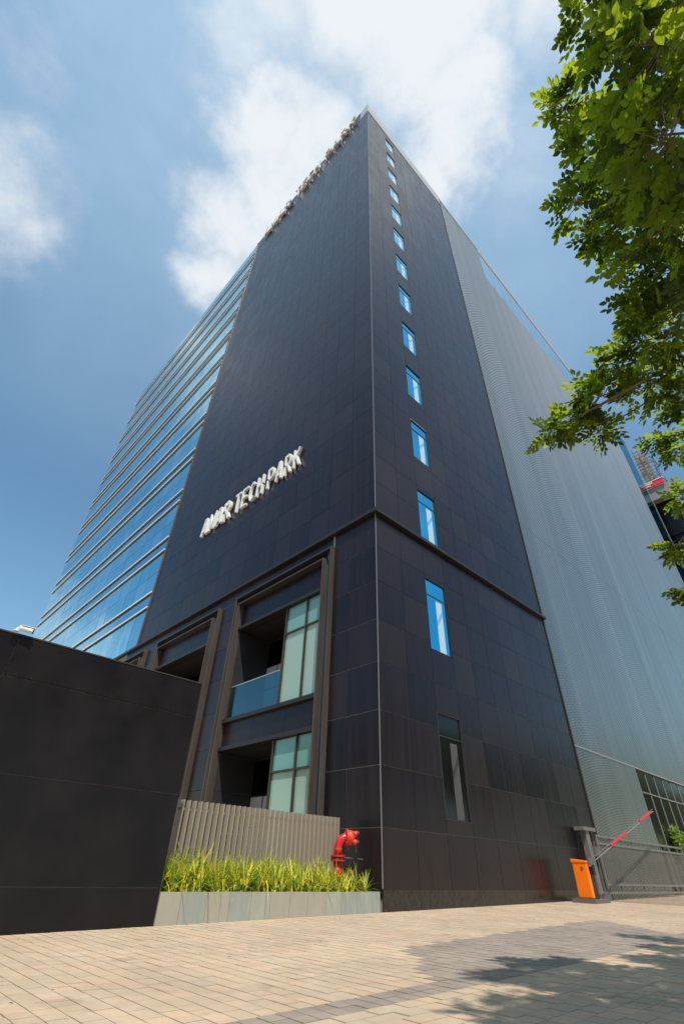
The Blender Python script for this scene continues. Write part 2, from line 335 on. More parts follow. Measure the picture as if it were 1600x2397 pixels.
def dark(x, y):
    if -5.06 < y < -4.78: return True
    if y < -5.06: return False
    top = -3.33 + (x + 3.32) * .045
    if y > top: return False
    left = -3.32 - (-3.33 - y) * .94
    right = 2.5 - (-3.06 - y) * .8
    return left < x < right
J = .0045
pv = []
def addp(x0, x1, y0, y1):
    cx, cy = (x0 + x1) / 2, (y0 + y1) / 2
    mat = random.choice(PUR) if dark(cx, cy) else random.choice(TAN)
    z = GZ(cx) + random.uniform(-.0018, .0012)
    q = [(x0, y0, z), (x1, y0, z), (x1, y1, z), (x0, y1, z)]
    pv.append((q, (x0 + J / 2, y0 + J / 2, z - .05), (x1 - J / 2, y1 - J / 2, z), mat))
x = -9.6
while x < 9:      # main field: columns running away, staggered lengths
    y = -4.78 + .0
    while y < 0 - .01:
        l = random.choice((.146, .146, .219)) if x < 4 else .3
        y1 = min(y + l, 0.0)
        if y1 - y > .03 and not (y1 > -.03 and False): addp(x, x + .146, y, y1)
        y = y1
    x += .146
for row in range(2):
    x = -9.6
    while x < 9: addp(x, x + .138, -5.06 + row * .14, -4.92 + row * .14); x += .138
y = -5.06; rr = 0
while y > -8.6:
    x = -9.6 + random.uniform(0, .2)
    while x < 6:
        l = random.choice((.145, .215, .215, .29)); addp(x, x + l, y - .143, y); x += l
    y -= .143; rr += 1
# sink lowest edge under wall/planter: all are y<0 already
pieces(pv, 'paver', 'paver_field', paving, 300)
# dry litter
lm = MB()
for i in range(60):
    x = random.uniform(-7.5, 2.5); y = random.uniform(-4.4, -.15) if random.random() < .5 else random.uniform(-.7, -.1)
    a = random.uniform(0, 6.28); s = random.uniform(.006, .02); z = GZ(x) + .004
    lm.face([(x + s * math.cos(a), y + s * math.sin(a), z), (x - s * .4 * math.sin(a), y + s * .4 * math.cos(a), z + .006), (x - s * math.cos(a), y - s * math.sin(a), z + .002), (x + s * .3 * math.sin(a), y - s * .3 * math.cos(a), z + .001)])
o = lm.build('leaf_litter', DRYL, kind='stuff'); o['label'] = 'tiny dry leaf bits scattered over the sunlit tan paving'; o['category'] = 'litter'

# ================================================================== TOWER
TOP = 58.0; LZ = 9.72
tower = thing('office_tower', (0, 0, 0), 'tall corner office tower clad in dark stone panels with blue glass and ribbed silver wings', 'office tower')
GAP = .013; TH = .014
# backing walls (their face stands TH behind the panel face)
bk = MB()
WINS = [(1.67, 4.16), (5.95, 8.376), (9.86, 12.20)] + [(8.376 + 3.852 * k - 2.2, 8.376 + 3.852 * k) for k in range(2, 13)]
def holes(mb, z0, z1):
    z = z0
    for a, b in WINS:
        if b <= z0 or a >= z1: continue
        if a > z: mb.box((2.33, TH, z), (3.44, 1.0, a))
        z = b
    mb.box((2.33, TH, z), (3.44, 1.0, z1))
bk.box((0 + TH, TH, LZ), (2.33, 1.0, TOP - .01)).box((3.44, TH, LZ), (10.84, 1.0, TOP - .01)); holes(bk, LZ, TOP - .01)
bk.box((TH, 1.0, LZ), (1.0, 17.3, TOP - .01))                    # left face backing upper
bk.build('wall_core', JOINTD, tower)
bk = MB(); bk.box((TH, TH, -.3), (2.33, 1.0, LZ)).box((3.44, TH, -.3), (10.84, 1.0, LZ)); holes(bk, -.3, LZ); bk.box((TH, 1.0, -.3), (1.0, 1.95, LZ)); bk.box((TH, 1.95, 9.22), (1.0, 60, LZ)); bk.build('wall_core', GROUT, tower)
MB().box((1.0, 1.0, 9.7), (54, 47.7, 57.0)).build('wall_core', BACK, tower)

def stone(): return random.choices(STONE, (4, 4, 3, 2, 3))[0]
panels = []
colsR = [0, 1.165, 2.33, 3.44] + [3.44 + 1.0557 * i for i in range(1, 8)]
rowsL = [.20, 1.38, 2.57, 3.77, 4.96, 6.14, 7.33, 8.50, LZ]
wins = [(8.376 + 3.852 * k - 2.2, 8.376 + 3.852 * k) for k in range(0, 13)]
wins[0] = (5.95, 8.376); wins[1] = (9.86, 12.20)
wins.insert(0, (1.67, 4.16))
def rpanel(x0, x1, z0, z1):
    panels.append(([(x0, 0, z0), (x1, 0, z0), (x1, 0, z1), (x0, 0, z1)], (x0 + GAP / 2, 0, z0 + GAP / 2), (x1 - GAP / 2, TH + .002, z1 - GAP / 2), stone()))
def lpanel(y0, y1, z0, z1, gap=GAP):
    ym = TH + .004 if y0 < .01 else y0 + gap / 2
    panels.append(([(0, y0, z0), (0, y1, z0), (0, y1, z1), (0, y0, z1)], (0, ym, z0 + gap / 2), (TH + .002, y1 - gap / 2, z1 - gap / 2), stone()))
NR = 38
rowsU = [9.86 + (TOP - .12 - 9.86) * i / NR for i in range(NR + 1)]
def cutrows(z0, z1):
    """pieces of the window column between two z, avoiding windows"""
    out = [(z0, z1)]
    for a, b in wins:
        nx = []
        for p, q in out:
            if b <= p or a >= q: nx.append((p, q)); continue
            if a - p > .12: nx.append((p, a))
            if q - b > .12: nx.append((b, q))
        out = nx
    return out
for rows in (rowsL, rowsU):
    for i in range(len(rows) - 1):
        z0, z1 = rows[i], rows[i + 1]
        for c in range(len(colsR) - 1):
            if c == 2:
                for p, q in cutrows(z0, z1): rpanel(colsR[c], colsR[c + 1], p, q)
            else: rpanel(colsR[c], colsR[c + 1], z0, z1)
# short panels beside windows that are thinner than a row are covered by the reveal frames
colsL = [0, 1.125, 2.25] + [2.25 + 1.0725 * i for i in range(1, 15)]
for i in range(NR):
    for c in range(len(colsL) - 1): lpanel(colsL[c], colsL[c + 1], rowsU[i], rowsU[i + 1])
for i in range(len(rowsL) - 1):
    lpanel(0, 1.125, rowsL[i], rowsL[i + 1], .018); lpanel(1.125, 1.86, rowsL[i], rowsL[i + 1], .018)
for j in range(5):  # band under the ledge over the bays
    lpanel(1.95 + j * 3.3, 1.95 + (j + 1) * 3.3, 9.26, LZ)
pieces(panels, 'panel', 'upper_panels', tower, 300)
# plinth stones
pl = []
for c in range(len(colsR) - 1): pl.append(([(colsR[c], 0, 0), (colsR[c + 1], 0, 0), (colsR[c + 1], 0, .3), (colsR[c], 0, .3)], (colsR[c] + .004, -.012, -.3), (colsR[c + 1] - .004, TH, .345), PLINTH))
pieces(pl, 'plinth_stone', 'plinth_stones', tower)
box('corner_trim', TRIM, tower, (-.008, -.008, .36), (.006, .006, LZ)); box('corner_trim', TRIM, tower, (-.008, -.008, 9.86), (.006, .006, TOP))
# ledge running round the corner
MB().box((-.15, -.15, LZ), (10.95, .02, LZ + .12)).box((-.15, .02, LZ), (.02, 60, LZ + .12)).build('ledge', LEDGEM, tower)
# coping along the right roof edge
box('coping', COPING, tower, (-.012, -.03, 55.9), (10.84, .9, TOP)); box('coping', COPING, tower, (-.03, .9, TOP - .12), (.9, 17.4, TOP))
box('edge_trim', BRONZE, tower, (-.05, 17.30, LZ + .13), (.6, 17.48, 58.1))
box('edge_trim', LEDGEM, tower, (10.85, -.03, -.3), (10.93, .5, TOP - .3))

# windows of the right face
for a, b in wins:
    wz = (a + b) / 2
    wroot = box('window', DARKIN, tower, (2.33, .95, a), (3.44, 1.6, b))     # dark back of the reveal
    gl = WINGL if a > 5 else DARKGL
    hi = a > 5; zt = b - (b - a) * .24; h = b - a
    MB().box((2.36, .040, a + .02), (3.41, .050, zt)).build('pane', WINGL if hi else FDARK, wroot); MB().box((2.36, .041, zt + .03), (3.41, .051, b - .02)).build('pane', WINGL if hi else FDARK, wroot)
    f = MB(); f.box((2.335, .0, a + .005), (2.36, .12, b - .005)).box((3.41, .0, a + .005), (3.435, .12, b - .005)).box((2.36, .0, b - .02), (3.41, .12, b - .005)).box((2.36, .0, a + .005), (3.41, .12, a + .02))
    f.build('frame', DARKIN if hi else DBRONZE, wroot)
    MB().box((2.36, .02, zt), (3.41, .07, zt + .03)).build('transom', STRIPG if hi else DBRONZE, wroot)
    MB().box((2.86, .030, a + .03), (3.17, .0395, a + h * .72)).build('pale_panel', PALEP if hi else CURT, wroot)
    s = MB(); s.v = [(2.86, .028, a + h * .36), (2.86, .028, a + h * .44), (3.17, .028, a + h * .62), (3.17, .028, a + h * .54)]; s.v += [(p[0], .0298, p[2]) for p in s.v]
    s.f = [[0, 1, 2, 3], [7, 6, 5, 4], [0, 4, 5, 1], [1, 5, 6, 2], [2, 6, 7, 3], [3, 7, 4, 0]]; s.m = [0] * 6; s.build('stair_string', PALED if hi else DBRONZE, wroot)
# cut a void: side reveals already inside the wall core -> openings in the core handled below

# ------------------------------------------------------------------ left bays
def bay(y, box_on=True):
    T = tower; ys = y + (4.19 if box_on else 2.24)
    def vb(y0, p, z1, t=.045): return MB().box((-p, y0, .25), (.05, y0 + t, z1)).build('frame_bar', BRONZE, T)
    vb(y + 1.86, .16, 9.26); vb(y + 2.19, .20, 8.92, .05)
    vb(y + 7.14, .20, 8.92, .05); vb(y + 7.45, .16, 9.26)
    box('frame_head', DBRONZE, T, (-.16, y + 1.905, 9.20), (.05, y + 7.45, 9.258)); box('frame_head', DBRONZE, T, (-.20, y + 2.24, 8.86), (.05, y + 7.14, 8.918))
    box('frame_infill', STRIPG, T, (.0, y + 1.905, .25), (.06, y + 2.19, 9.20)); box('frame_infill', STONE[2], T, (.0, y + 7.19, .25), (.06, y + 7.45, 9.20))
    box('frame_infill', STONE[2], T, (.02, y + 2.19, 8.918), (.06, y + 7.19, 9.20))
    for z0, z1, nm in ((7.93, 8.86, 'lintel'), (3.72, 4.60, 'spandrel')):
        for a0, a1 in ((2.24, 3.8), (3.8, 5.5), (5.5, 7.14)):
            box('panel', stone(), T, (.05, y + a0 + .004, z0), (.4, y + a1 - .004, z1))
    box('ledge', LEDGEM, T, (-.07, y + 2.24, 7.83), (.4, y + 7.14, 7.93)); box('ledge', LEDGEM, T, (-.07, y + 2.24, 4.48), (.38, y + 7.14, 4.60)); box('ledge', LEDGEM, T, (-.05, y + 2.24, 3.62), (.4, y + 7.14, 3.74))
    # glass box, two by two panes at each floor
    for z0, zt, z1 in ((4.62, 6.86, 7.80), (.35, 2.76, 3.60)):
        for a0, a1 in (((2.26, 3.12), (3.17, 4.18)) if box_on else ()):
            box('glass_pane', TEALB if True else TEAL, T, (.085, y + a0, z0), (.10, y + a1, zt - .02)); box('glass_pane', TEAL, T, (.085, y + a0, zt + .03), (.10, y + a1, z1))
        if box_on:
            box('mullion', DBRONZE, T, (.02, y + 3.12, z0), (.11, y + 3.17, z1)); box('mullion', DBRONZE, T, (.02, y + 4.18, z0), (.11, y + 4.24, z1))
            box('transom', DBRONZE, T, (.03, y + 2.24, zt - .02), (.11, y + 3.12, zt + .03)); box('transom', DBRONZE, T, (.03, y + 3.17, zt - .02), (.11, y + 4.18, zt + .03))
        # loggia
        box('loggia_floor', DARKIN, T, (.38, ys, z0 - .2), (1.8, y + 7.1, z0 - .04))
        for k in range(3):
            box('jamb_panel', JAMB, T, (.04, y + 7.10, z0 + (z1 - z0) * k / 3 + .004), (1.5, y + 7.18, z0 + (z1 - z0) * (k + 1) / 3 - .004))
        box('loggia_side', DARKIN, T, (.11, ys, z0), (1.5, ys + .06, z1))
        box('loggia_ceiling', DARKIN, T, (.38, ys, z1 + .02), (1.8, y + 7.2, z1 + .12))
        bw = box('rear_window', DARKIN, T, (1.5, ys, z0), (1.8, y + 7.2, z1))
        for k in range(4):
            yy = y + 4.35 + k * .7
            for (q0, q1) in ((z0 + .1, z0 + 1.25), (z0 + 1.32, z0 + 2.1), (z0 + 2.17, z1 - .1)):
                MB().box((1.44, yy, q0), (1.495, yy + .62, q1)).build('pane', CURTL if q1 < z0 + 2.15 else DARKGL, bw)
    box('balustrade_glass', BALGL, T, (.03, y + 4.26, 4.62), (.042, y + 7.0, 5.66)); box('handrail', ALU, T, (.01, y + 4.26, 5.66), (.06, y + 7.0, 5.69)); box('shoe_rail', ALU, T, (.02, y + 4.26, 4.603), (.055, y + 7.1, 4.625))
    # pier between bays
    for i in range(len(rowsL) - 1):
        box('panel', stone(), T, (.0, y + 7.50, rowsL[i] + .005), (.4, y + 8.70, min(rowsL[i + 1], 9.24) - .005))
for k in range(6): bay(k * 6.92, k == 0)
box('ground_floor_wall', DARKIN, tower, (.1, 2.2, -.3), (.4, 44, .34))
lamp = MB(); lamp.tube([(.5, 4.45, 3.42), (.5, 4.45, 3.58)], .06); lamp.build('ceiling_spotlight', TRIM, tower)

# ------------------------------------------------------------------ left glass wing
panes = []; G0, G1 = 17.5, 47.75; ncol = 20
fz = [(12.2 + 3.894 * k, 13.164 + 3.894 * k) for k in range(12)]
lv = [LZ + .13]
for a, b in fz: lv += [a, b]
lv += [58.2]
for c in range(ncol):
    y0 = G0 + (G1 - G0) * c / ncol; y1 = G0 + (G1 - G0) * (c + 1) / ncol
    for i in range(len(lv) - 1):
        zz = [lv[i], lv[i + 1]] if (i % 2 or lv[i + 1] - lv[i] < 2.5) else [lv[i], (lv[i] + lv[i + 1]) / 2, lv[i + 1]]
        for j in range(len(zz) - 1):
            z0, z1 = zz[j], zz[j + 1]
            panes.append(([(0, y0, z0), (0, y1, z0), (0, y1, z1), (0, y0, z1)], (.02 + random.uniform(0, .006), y0 + .012, z0 + .012), (.05, y1 - .012, z1 - .012), SPAND if i % 2 else random.choice(CURTG)))
pieces(panes, 'glass_pane', 'upper_glazing', tower, 300)
box('glazing_backing', STRIPG, tower, (.05, G0, LZ + .13), (.9, G1, 58.0))
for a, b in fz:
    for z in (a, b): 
        fo = MB().box((-.060, G0, z - .022), (.0, G1 + .15, z + .022)).build('fin', DBRONZE, tower); MB().box((-.10, G0, z - .018), (-.061, G1 + .15, z + .060)).build('fin_lit_nose', WHITE, fo)  # dark blade, white nose: underside shade and sunlit front put into colour

# ------------------------------------------------------------------ silver wing
SX0, SX1 = 10.93, 54.0
def sheet(wd, h):
    mb = MB(); n = int(round(wd / .14)); p = wd / n; pts = []
    for i in range(n):
        pts += [(i * p, 0), (i * p + p * .45, 0), (i * p + p * .55, .03), (i * p + p * .95, .03)]
    pts.append((wd, 0))
    for i in range(len(pts) - 1):
        a, b = pts[i], pts[i + 1]; mb.face([(a[0], a[1], 0), (b[0], b[1], 0), (b[0], b[1], h), (a[0], a[1], h)])
    me = bpy.data.meshes.new('ribbed_sheet'); me.from_pydata(mb.v, [], mb.f); me.materials.append(SILVER); me.update(); return me
def sheets(x0, x1, z0, z1, nx, nz):
    wd = (x1 - x0) / nx; h = (z1 - z0) / nz; me = sheet(wd - .016, h - .016)
    for i in range(nx):
        for j in range(nz):
            o = bpy.data.objects.new('ribbed_sheet', me); COL.objects.link(o); o.parent = tower; o.location = (x0 + i * wd, 0.0, z0 + j * h)
sheets(SX0, 16.95, .0, 4.65, 2, 1); sheets(SX0, 18.0, 4.65, 57.2, 2, 5); sheets(18.0, SX1, 4.65, 50.85, 12, 4)
box('wall_core', JOINTD, tower, (SX0, .04, -.3), (16.95, 1.0, 4.65)); box('wall_core', JOINTD, tower, (SX0, .04, 4.66), (18, 1.0, 57.2)); box('wall_core', JOINTD, tower, (18, .04, 4.66), (SX1, 1.0, 50.85))
box('soffit_trim', TRIM, tower, (SX0, -.015, 4.62), (SX1, .035, 4.68))
# glass crown
cp = []
for i in range(18):
    x0 = 18.0 + i * 2.0; x1 = x0 + 2.0
    cp.append(([(x0, 0, 51), (x1, 0, 51), (x1, 0, 57), (x0, 0, 57)], (x0 + .02, .03, 50.9), (x1 - .02, .06, 56.6), CROWN))
pieces(cp, 'crown_pane', 'crown_panes', tower)
box('crown_backing', STRIPG, tower, (18, .07, 50.86), (54, .9, 57.1))
box('crown_rail', COPING, tower, (SX0, -.03, 57.2), (60.5, .3, 57.7)); box('crown_rail', COPING, tower, (18, -.02, 56.6), (54, .06, 57.2))
for i in range(3):
    for j in range(7):
        box('glass_screen_pane', CLEARG, tower, (54.05 + i * 2.1, .02, 22 + j * 5.0), (54.05 + i * 2.1 + 2.05, .05, 22 + j * 5.0 + 4.95))
box('screen_edge', COPING, tower, (60.4, 0, 22), (60.5, .12, 57.2))
# big dark glazing at the foot of the silver wing
for i in range(12):
    x0 = 16.98 + i * 1.13
    box('glazed_pane', FDARK, tower, (x0 + .015, .06, 3.74), (x0 + 1.115, .09, 4.6)); box('glazed_pane', FDARK, tower, (x0 + .015, .06, -.1), (x0 + 1.115, .09, 3.70))
    box('mullion', TRIM, tower, (x0 - .012, .03, -.1), (x0 + .012, .08, 4.6))
box('transom', TRIM, tower, (16.98, .02, 3.70), (30.6, .08, 3.735))
box('glazing_backing', DARKIN, tower, (16.96, .1, -.3), (SX1, 1.0, 4.6))

# ------------------------------------------------------------------ signs
def letter_strokes(ch):
    def arc(cx, cy, rx, ry, a0, a1, n=8): return [(cx + rx * math.cos(R(a0 + (a1 - a0) * i / n)), cy + ry * math.sin(R(a0 + (a1 - a0) * i / n))) for i in range(n + 1)]
    return {'A': [[(0, 0), (.42, 1), (.58, 1), (1, 0)], [(.17, .28), (.83, .28)]],
            'M': [[(0, 0), (0, 1), (.5, .25), (1, 1), (1, 0)]],
            'R': [[(0, 0), (0, 1), (.6, 1)] + arc(.6, .74, .36, .26, 90, -90) + [(0, .48)], [(.5, .48), (1, 0)]],
            'P': [[(0, 0), (0, 1), (.6, 1)] + arc(.6, .72, .38, .28, 90, -90) + [(0, .44)]],
            'T': [[(0, 1), (1, 1)], [(.5, 1), (.5, 0)]],
            'E': [[(1, 1), (0, 1), (0, 0), (1, 0)], [(0, .52), (.85, .52)]],
            'C': [arc(.55, .5, .52, .5, 48, 312, 14)],
            'H': [[(0, 0), (0, 1)], [(1, 0), (1, 1)], [(0, .5), (1, .5)]],
            'K': [[(0, 0), (0, 1)], [(.95, 1), (.05, .42)], [(.35, .6), (1, 0)]]}[ch]
def make_letter(ch, y_left, wd, hgt, zb, t, depth, stand, parent):
    mb = MB()
    for st in letter_strokes(ch):
        pts = [Vector((p[0] * (wd - t) + t / 2, p[1] * (hgt - t) + t / 2)) for p in st]
        n = len(pts); L_, R_ = [], []
        for i, p in enumerate(pts):
            d0 = (pts[i] - pts[i - 1]).normalized() if i > 0 else None; d1 = (pts[i + 1] - pts[i]).normalized() if i < n - 1 else None
            if d0 is None: d = d1; k = 1
            elif d1 is None: d = d0; k = 1
            else:
                d = (d0 + d1)
                d = d.normalized() if d.length > .05 else d1
                k = min(1.8, 1 / max(.35, d.dot(d1)))
            nn = Vector((-d.y, d.x)) * t / 2 * k
            e = Vector((0, 0))
            if d0 is None: e = -d1 * t * .5 if n > 1 else e
            if d1 is None: e = d0 * t * .5
            if ch in 'AMK': e *= .0 if (p.y < t or p.y > hgt - t) else .3
            L_.append(p + nn + e); R_.append(p - nn + e)
        zo = .0015 * random.random()
        base = len(mb.v)
        X0, X1 = -stand - depth - zo, -stand
        for a in (L_, R_):
            for p in a: mb.v.append((X0, y_left - p.x, zb + p.y)); mb.v.append((X1, y_left - p.x, zb + p.y))
        q = lambda s, i, b: base + s * 2 * n + 2 * i + b
        for i in range(n - 1):
            for fc in ([q(0, i, 0), q(0, i + 1, 0), q(1, i + 1, 0), q(1, i, 0)], [q(0, i, 1), q(1, i, 1), q(1, i + 1, 1), q(0, i + 1, 1)],
                       [q(0, i, 0), q(0, i, 1), q(0, i + 1, 1), q(0, i + 1, 0)], [q(1, i, 0), q(1, i + 1, 0), q(1, i + 1, 1), q(1, i, 1)]): mb.f.append(fc)
            mb.m += [0, 1, 1, 1]
        for i in (0, n - 1): mb.f.append([q(0, i, 0), q(0, i, 1), q(1, i, 1), q(1, i, 0)]); mb.m.append(1)
    return mb.build('letter', [WHITE, RETURN_D if zb > 30 else RETURN_L], parent)
def sign(y0, yA, yT0, yT1, yP0, yP1, zb, h, depth, label, stand=.04):
    s = thing('wall_sign', (0, (y0 + yP1) / 2, zb), label, 'sign', 'white letter signs on the dark stone face')
    def word(txt, a, b, gap, t):
        n = len(txt); wd = ((a - b) - gap * (n - 1)) / n
        for i, c in enumerate(txt): make_letter(c, a - i * (wd + gap), wd, h, zb, t, depth, stand, s)
    word('AMAR', y0, yA, .05, h * .15); word('TECH', yT0, yT1, .15, h * .085); word('PARK', yP0, yP1, .15, h * .085)
    return s
sign(12.55, 9.75, 9.38, 6.98, 6.62, 4.22, 14.52, 1.18, .13, 'white raised AMAR TECH PARK letters halfway up the dark face above the loggias')
sign(15.7, 10.9, 10.2, 6.3, 5.6, 1.35, 55.9, 2.0, .20, 'white raised AMAR TECH PARK letters high along the roof edge of the tower', .12)

# ================================================================== LEFT WALL
wl = thing('boundary_wall', (-4.74, 0, 0), 'tall black stone clad boundary wall filling the lower left beside the planter', 'wall')
box('wall_core', JOINTD, wl, (-14, .03, -.4), (-4.765, .30, 3.215))
wp = []
for c in range(3):
    x1 = -4.745 - c * 3.015; x0 = x1 - 3.015
    for z0, z1 in ((-.3, .36), (.36, 1.52), (1.52, 2.68), (2.68, 3.24)):
        wp.append(([(x0, 0, z0), (x1, 0, z0), (x1, 0, z1), (x0, 0, z1)], (x0 + .004, random.uniform(-.003, .003), z0 + .005), (x1 - .008, .032, z1 - .010), WALLST))
pieces(wp, 'panel', 'panels', wl)
box('end_panel', WALLST, wl, (-4.763, .034, -.3), (-4.74, .30, 3.235)); box('coping', DBRONZE, wl, (-14, -.004, 3.241), (-4.74, .31, 3.262))

# CCTV
cc = thing('security_camera', (-7.8, .03, 3.262), 'white bullet security camera mounted on top of the black boundary wall', 'camera')
MB().tube([(-7.86, -.06, 3.262), (-7.86, -.06, 3.28)], .04, 12).build('mount_plate', WHITE, cc); MB().tube([(-7.86, -.06, 3.275), (-7.85, -.06, 3.31), (-7.82, -.06, 3.325)], .017).build('bracket', WHITE, cc, smooth=True)
a = Vector((-7.84, -.06, 3.325)); b = Vector((-7.66, -.075, 3.315))
MB().tube([a, a + (b - a) * .03, b], [.026, .035, .037], 14).build('housing', WHITE, cc, smooth=False)
MB().tube([b, b + (b - a).normalized() * .018], [.036, .033], 14).build('lens_face', BLACK, cc)
MB().box((-7.82, -.108, 3.356), (-7.635, -.028, 3.362)).build('sun_shield', WHITE, cc)

# ================================================================== PLANTER
pt = thing('planter_box', (-2.4, .5, 0), 'long low grey granite planter box at the foot of the tower', 'planter')
edges = [-4.735, -4.39, -3.96, -3.55, -3.14, -2.75, -2.35, -1.94, -1.52, -1.13, -.72, -.30, -.08]
pp = []
for i in range(len(edges) - 1):
    a, b = edges[i], edges[i + 1]
    pp.append(([(a, 0, 0), (b, 0, 0), (b, 0, .31), (a, 0, .31)], (a + .003, random.uniform(-.0015, .0015), -.2), (b - .003, .03, .313), random.choice(GRANG)))
pieces(pp, 'granite_slab', 'granite_slabs', pt)
box('planter_core', GROUT, pt, (-4.73, .032, -.2), (-.085, .10, .305)); box('end_slab', GRANG[0], pt, (-.083, .033, -.2), (-.055, 1.2, .312)); box('soil', SOIL, pt, (-4.73, .10, -.2), (-.09, 1.2, .27))

# grass
def blade(mb, base, az, lean, ln, wd):
    d = Vector((math.cos(az), math.sin(az), 0)); sd = Vector((-d.y, d.x, 0))
    P = []; n = 5
    for i in range(n):
        t = i / (n - 1); ang = lean * (.35 + 1.05 * t)
        P.append(base + d * (ln * t * math.sin(ang)) + Vector((0, 0, ln * t * math.cos(ang) * (1 - .12 * t))))
    kk = random.choice(([0, 1], [1, 0], [0, 0], [1, 1], [0, 1]))
    for i in range(n - 1):
        w0 = wd * (1 - (i / (n - 1)) ** 2) ; w1 = wd * (1 - ((i + 1) / (n - 1)) ** 2) + .0004
        n0 = len(mb.v); up = Vector((0, 0, .25))
        mb.v += [tuple(P[i] - sd * w0), tuple(P[i] - up * w0), tuple(P[i] + sd * w0), tuple(P[i + 1] - sd * w1), tuple(P[i + 1] - up * w1), tuple(P[i + 1] + sd * w1)]
        mb.f += [[n0, n0 + 1, n0 + 4, n0 + 3], [n0 + 1, n0 + 2, n0 + 5, n0 + 4]]
        mb.m += kk
def clump(mb, x, y, z, s, n):
    for i in range(n):
        az = random.uniform(0, 6.283); ln = random.uniform(.55, 1.0) * s
        az = az if not (y < .42 and math.sin(az) < -.3 and random.random() < .75) else -az
        blade(mb, Vector((x + random.uniform(-.03, .03), y + random.uniform(-.03, .03), z)), az, random.choice((random.uniform(.1, .5), random.uniform(.4, 1.25))), ln, random.uniform(.009, .015))
gb = MB()
for i in range(30):
    for j in range(6):
        x = -4.62 + i * .143 + random.uniform(-.06, .06); y = .24 + j * .13 + random.uniform(-.05, .05)
        if x > -.42: continue
        fr = 1 - (x + 4.6) / 4.4
        s = random.uniform(.56, .72) + .16 * fr * (1 if j > 1 else .5) + (.05 if j > 2 else 0)
        if x < -4.2 and j < 3: s *= .85
        if -1.0 < x < -.45: s *= .92
        clump(gb, x, y, .25, s * random.uniform(.8, 1.15), 17)
o = gb.build('variegated_grass', [GRY, GRG], kind='stuff'); o['label'] = 'dense yellow green striped grass filling the grey granite planter'; o['category'] = 'grass'
gb = MB(); clump(gb, -.27, .22, .26, .56, 40)
o = gb.build('grass_clump', [GRY, GRG]); o['label'] = 'single spiky yellow green clump at the right end of the planter'; o['category'] = 'plant'

# slat fence
sf = thing('slat_fence', (-2.3, .95, .2), 'low fence of taupe vertical metal slats standing behind the planter grass', 'fence')
n = 34; me = bpy.data.meshes.new('slat'); mb = MB().box((0, 0, 0), (.028, .11, 1.34)); me.from_pydata(mb.v, [], mb.f); me.materials.append(SLATM); me.update()
for i in range(n):
    x = -4.30 + i * (4.02 / n)
    o = bpy.data.objects.new('slat', me); COL.objects.link(o); o.parent = sf; o.location = Vector((x, .9, .215)) - sf.location
box('rail', GREYM, sf, (-4.6, .93, .42), (-.28, .98, .46)); box('rail', GREYM, sf, (-4.3, 1.0, 1.40), (-.28, 1.012, 1.44))

# hydrant (four-way fire inlet)
hx, hy = -.73, .55
hy_ = thing('fire_inlet', (hx, hy, .27), 'red four way fire inlet standing in the planter by the stone corner', 'hydrant')
MB().tube([(hx, hy, .25), (hx, hy, .80)], .085, 20).build('riser', RED, hy_, smooth=True)
MB().tube([(hx, hy, .775), (hx, hy, .80)], .15, 24).build('flange', RED, hy_); MB().tube([(hx, hy, .80), (hx, hy, .845)], .125, 24).build('valve_ring', BLACK, hy_); MB().tube([(hx, hy, .846), (hx, hy, .872)], .15, 24).build('flange', RED, hy_)
for k in range(8):
    a = k * math.pi / 4; MB().tube([(hx + .13 * math.cos(a), hy + .13 * math.sin(a), .765), (hx + .13 * math.cos(a), hy + .13 * math.sin(a), .885)], .009, 6).build('bolt', GREYD, hy_)
dirh = Vector((.86, -.51, 0)).normalized(); pts = [Vector((hx, hy, .872)), Vector((hx, hy, .98))]
for i in range(1, 9):
    a = R(90 * i / 8 * .92); pts.append(Vector((hx, hy, .98)) + dirh * (.2 * (1 - math.cos(a))) + Vector((0, 0, .2 * math.sin(a))))
MB().tube(pts, [.087] * 2 + [.086] * 8, 20).build('elbow', RED, hy_, smooth=True)
MB().tube([(hx, hy, .965), (hx, hy, .985)], .09, 20).build('weld_ring', REDO, hy_)
e = pts[-1]; dd = (dirh + Vector((0, 0, -.05))).normalized()
MB().tube([e - dd * .01, e + dd * .02], .145, 24).build('head_flange', REDO, hy_)
for k in range(8):
    a = k * math.pi / 4; sd = dd.cross(Vector((0, 0, 1))).normalized(); up = sd.cross(dd); q = e + (sd * math.cos(a) + up * math.sin(a)) * .122
    MB().tube([q - dd * .03, q + dd * .04], .011, 6).build('bolt', REDO, hy_)
MB().tube([e + dd * .02, e + dd * .06, e + dd * .15], [.12, .135, .12], 20).build('manifold', REDO, hy_, smooth=True)
sd = dd.cross(Vector((0, 0, 1))).normalized(); up = sd.cross(dd)
for sx in (-1, 1):
    for sz in (-1, 1):
        c = e + dd * .12 + sd * sx * .068 + up * sz * .066; od = (dd + sd * sx * .25 + up * sz * .12).normalized()
        out = MB().tube([c, c + od * .09], .05, 16).build('outlet', REDO, hy_, smooth=True)
        MB().tube([c + od * .09, c + od * .125], [.052, .046], 16).build('cap', BLACK, out); MB().tube([c + od * .125 - sd * .045, c + od * .125 + sd * .045], .012, 6).build('lug', BLACK, out)
for q, ln in ((e + dd * .06 - up * .12 + sd * (-.05), .10), (e + dd * .2 - up * .08 + sd * .05, .17)):
    for i in range(int(ln / .02)):
        MB().tube([q - Vector((0, 0, .02 * i)), q - Vector((0, 0, .02 * i + .015))], .005, 5).build('chain_link', TRIM, hy_)
MB().tube([(hx + .12, hy - .02, .83), (hx + .24, hy - .1, .83), (hx + .48, hy - .24, .815)], [.012, .014, .017], 8).build('lever', BLACK, hy_)

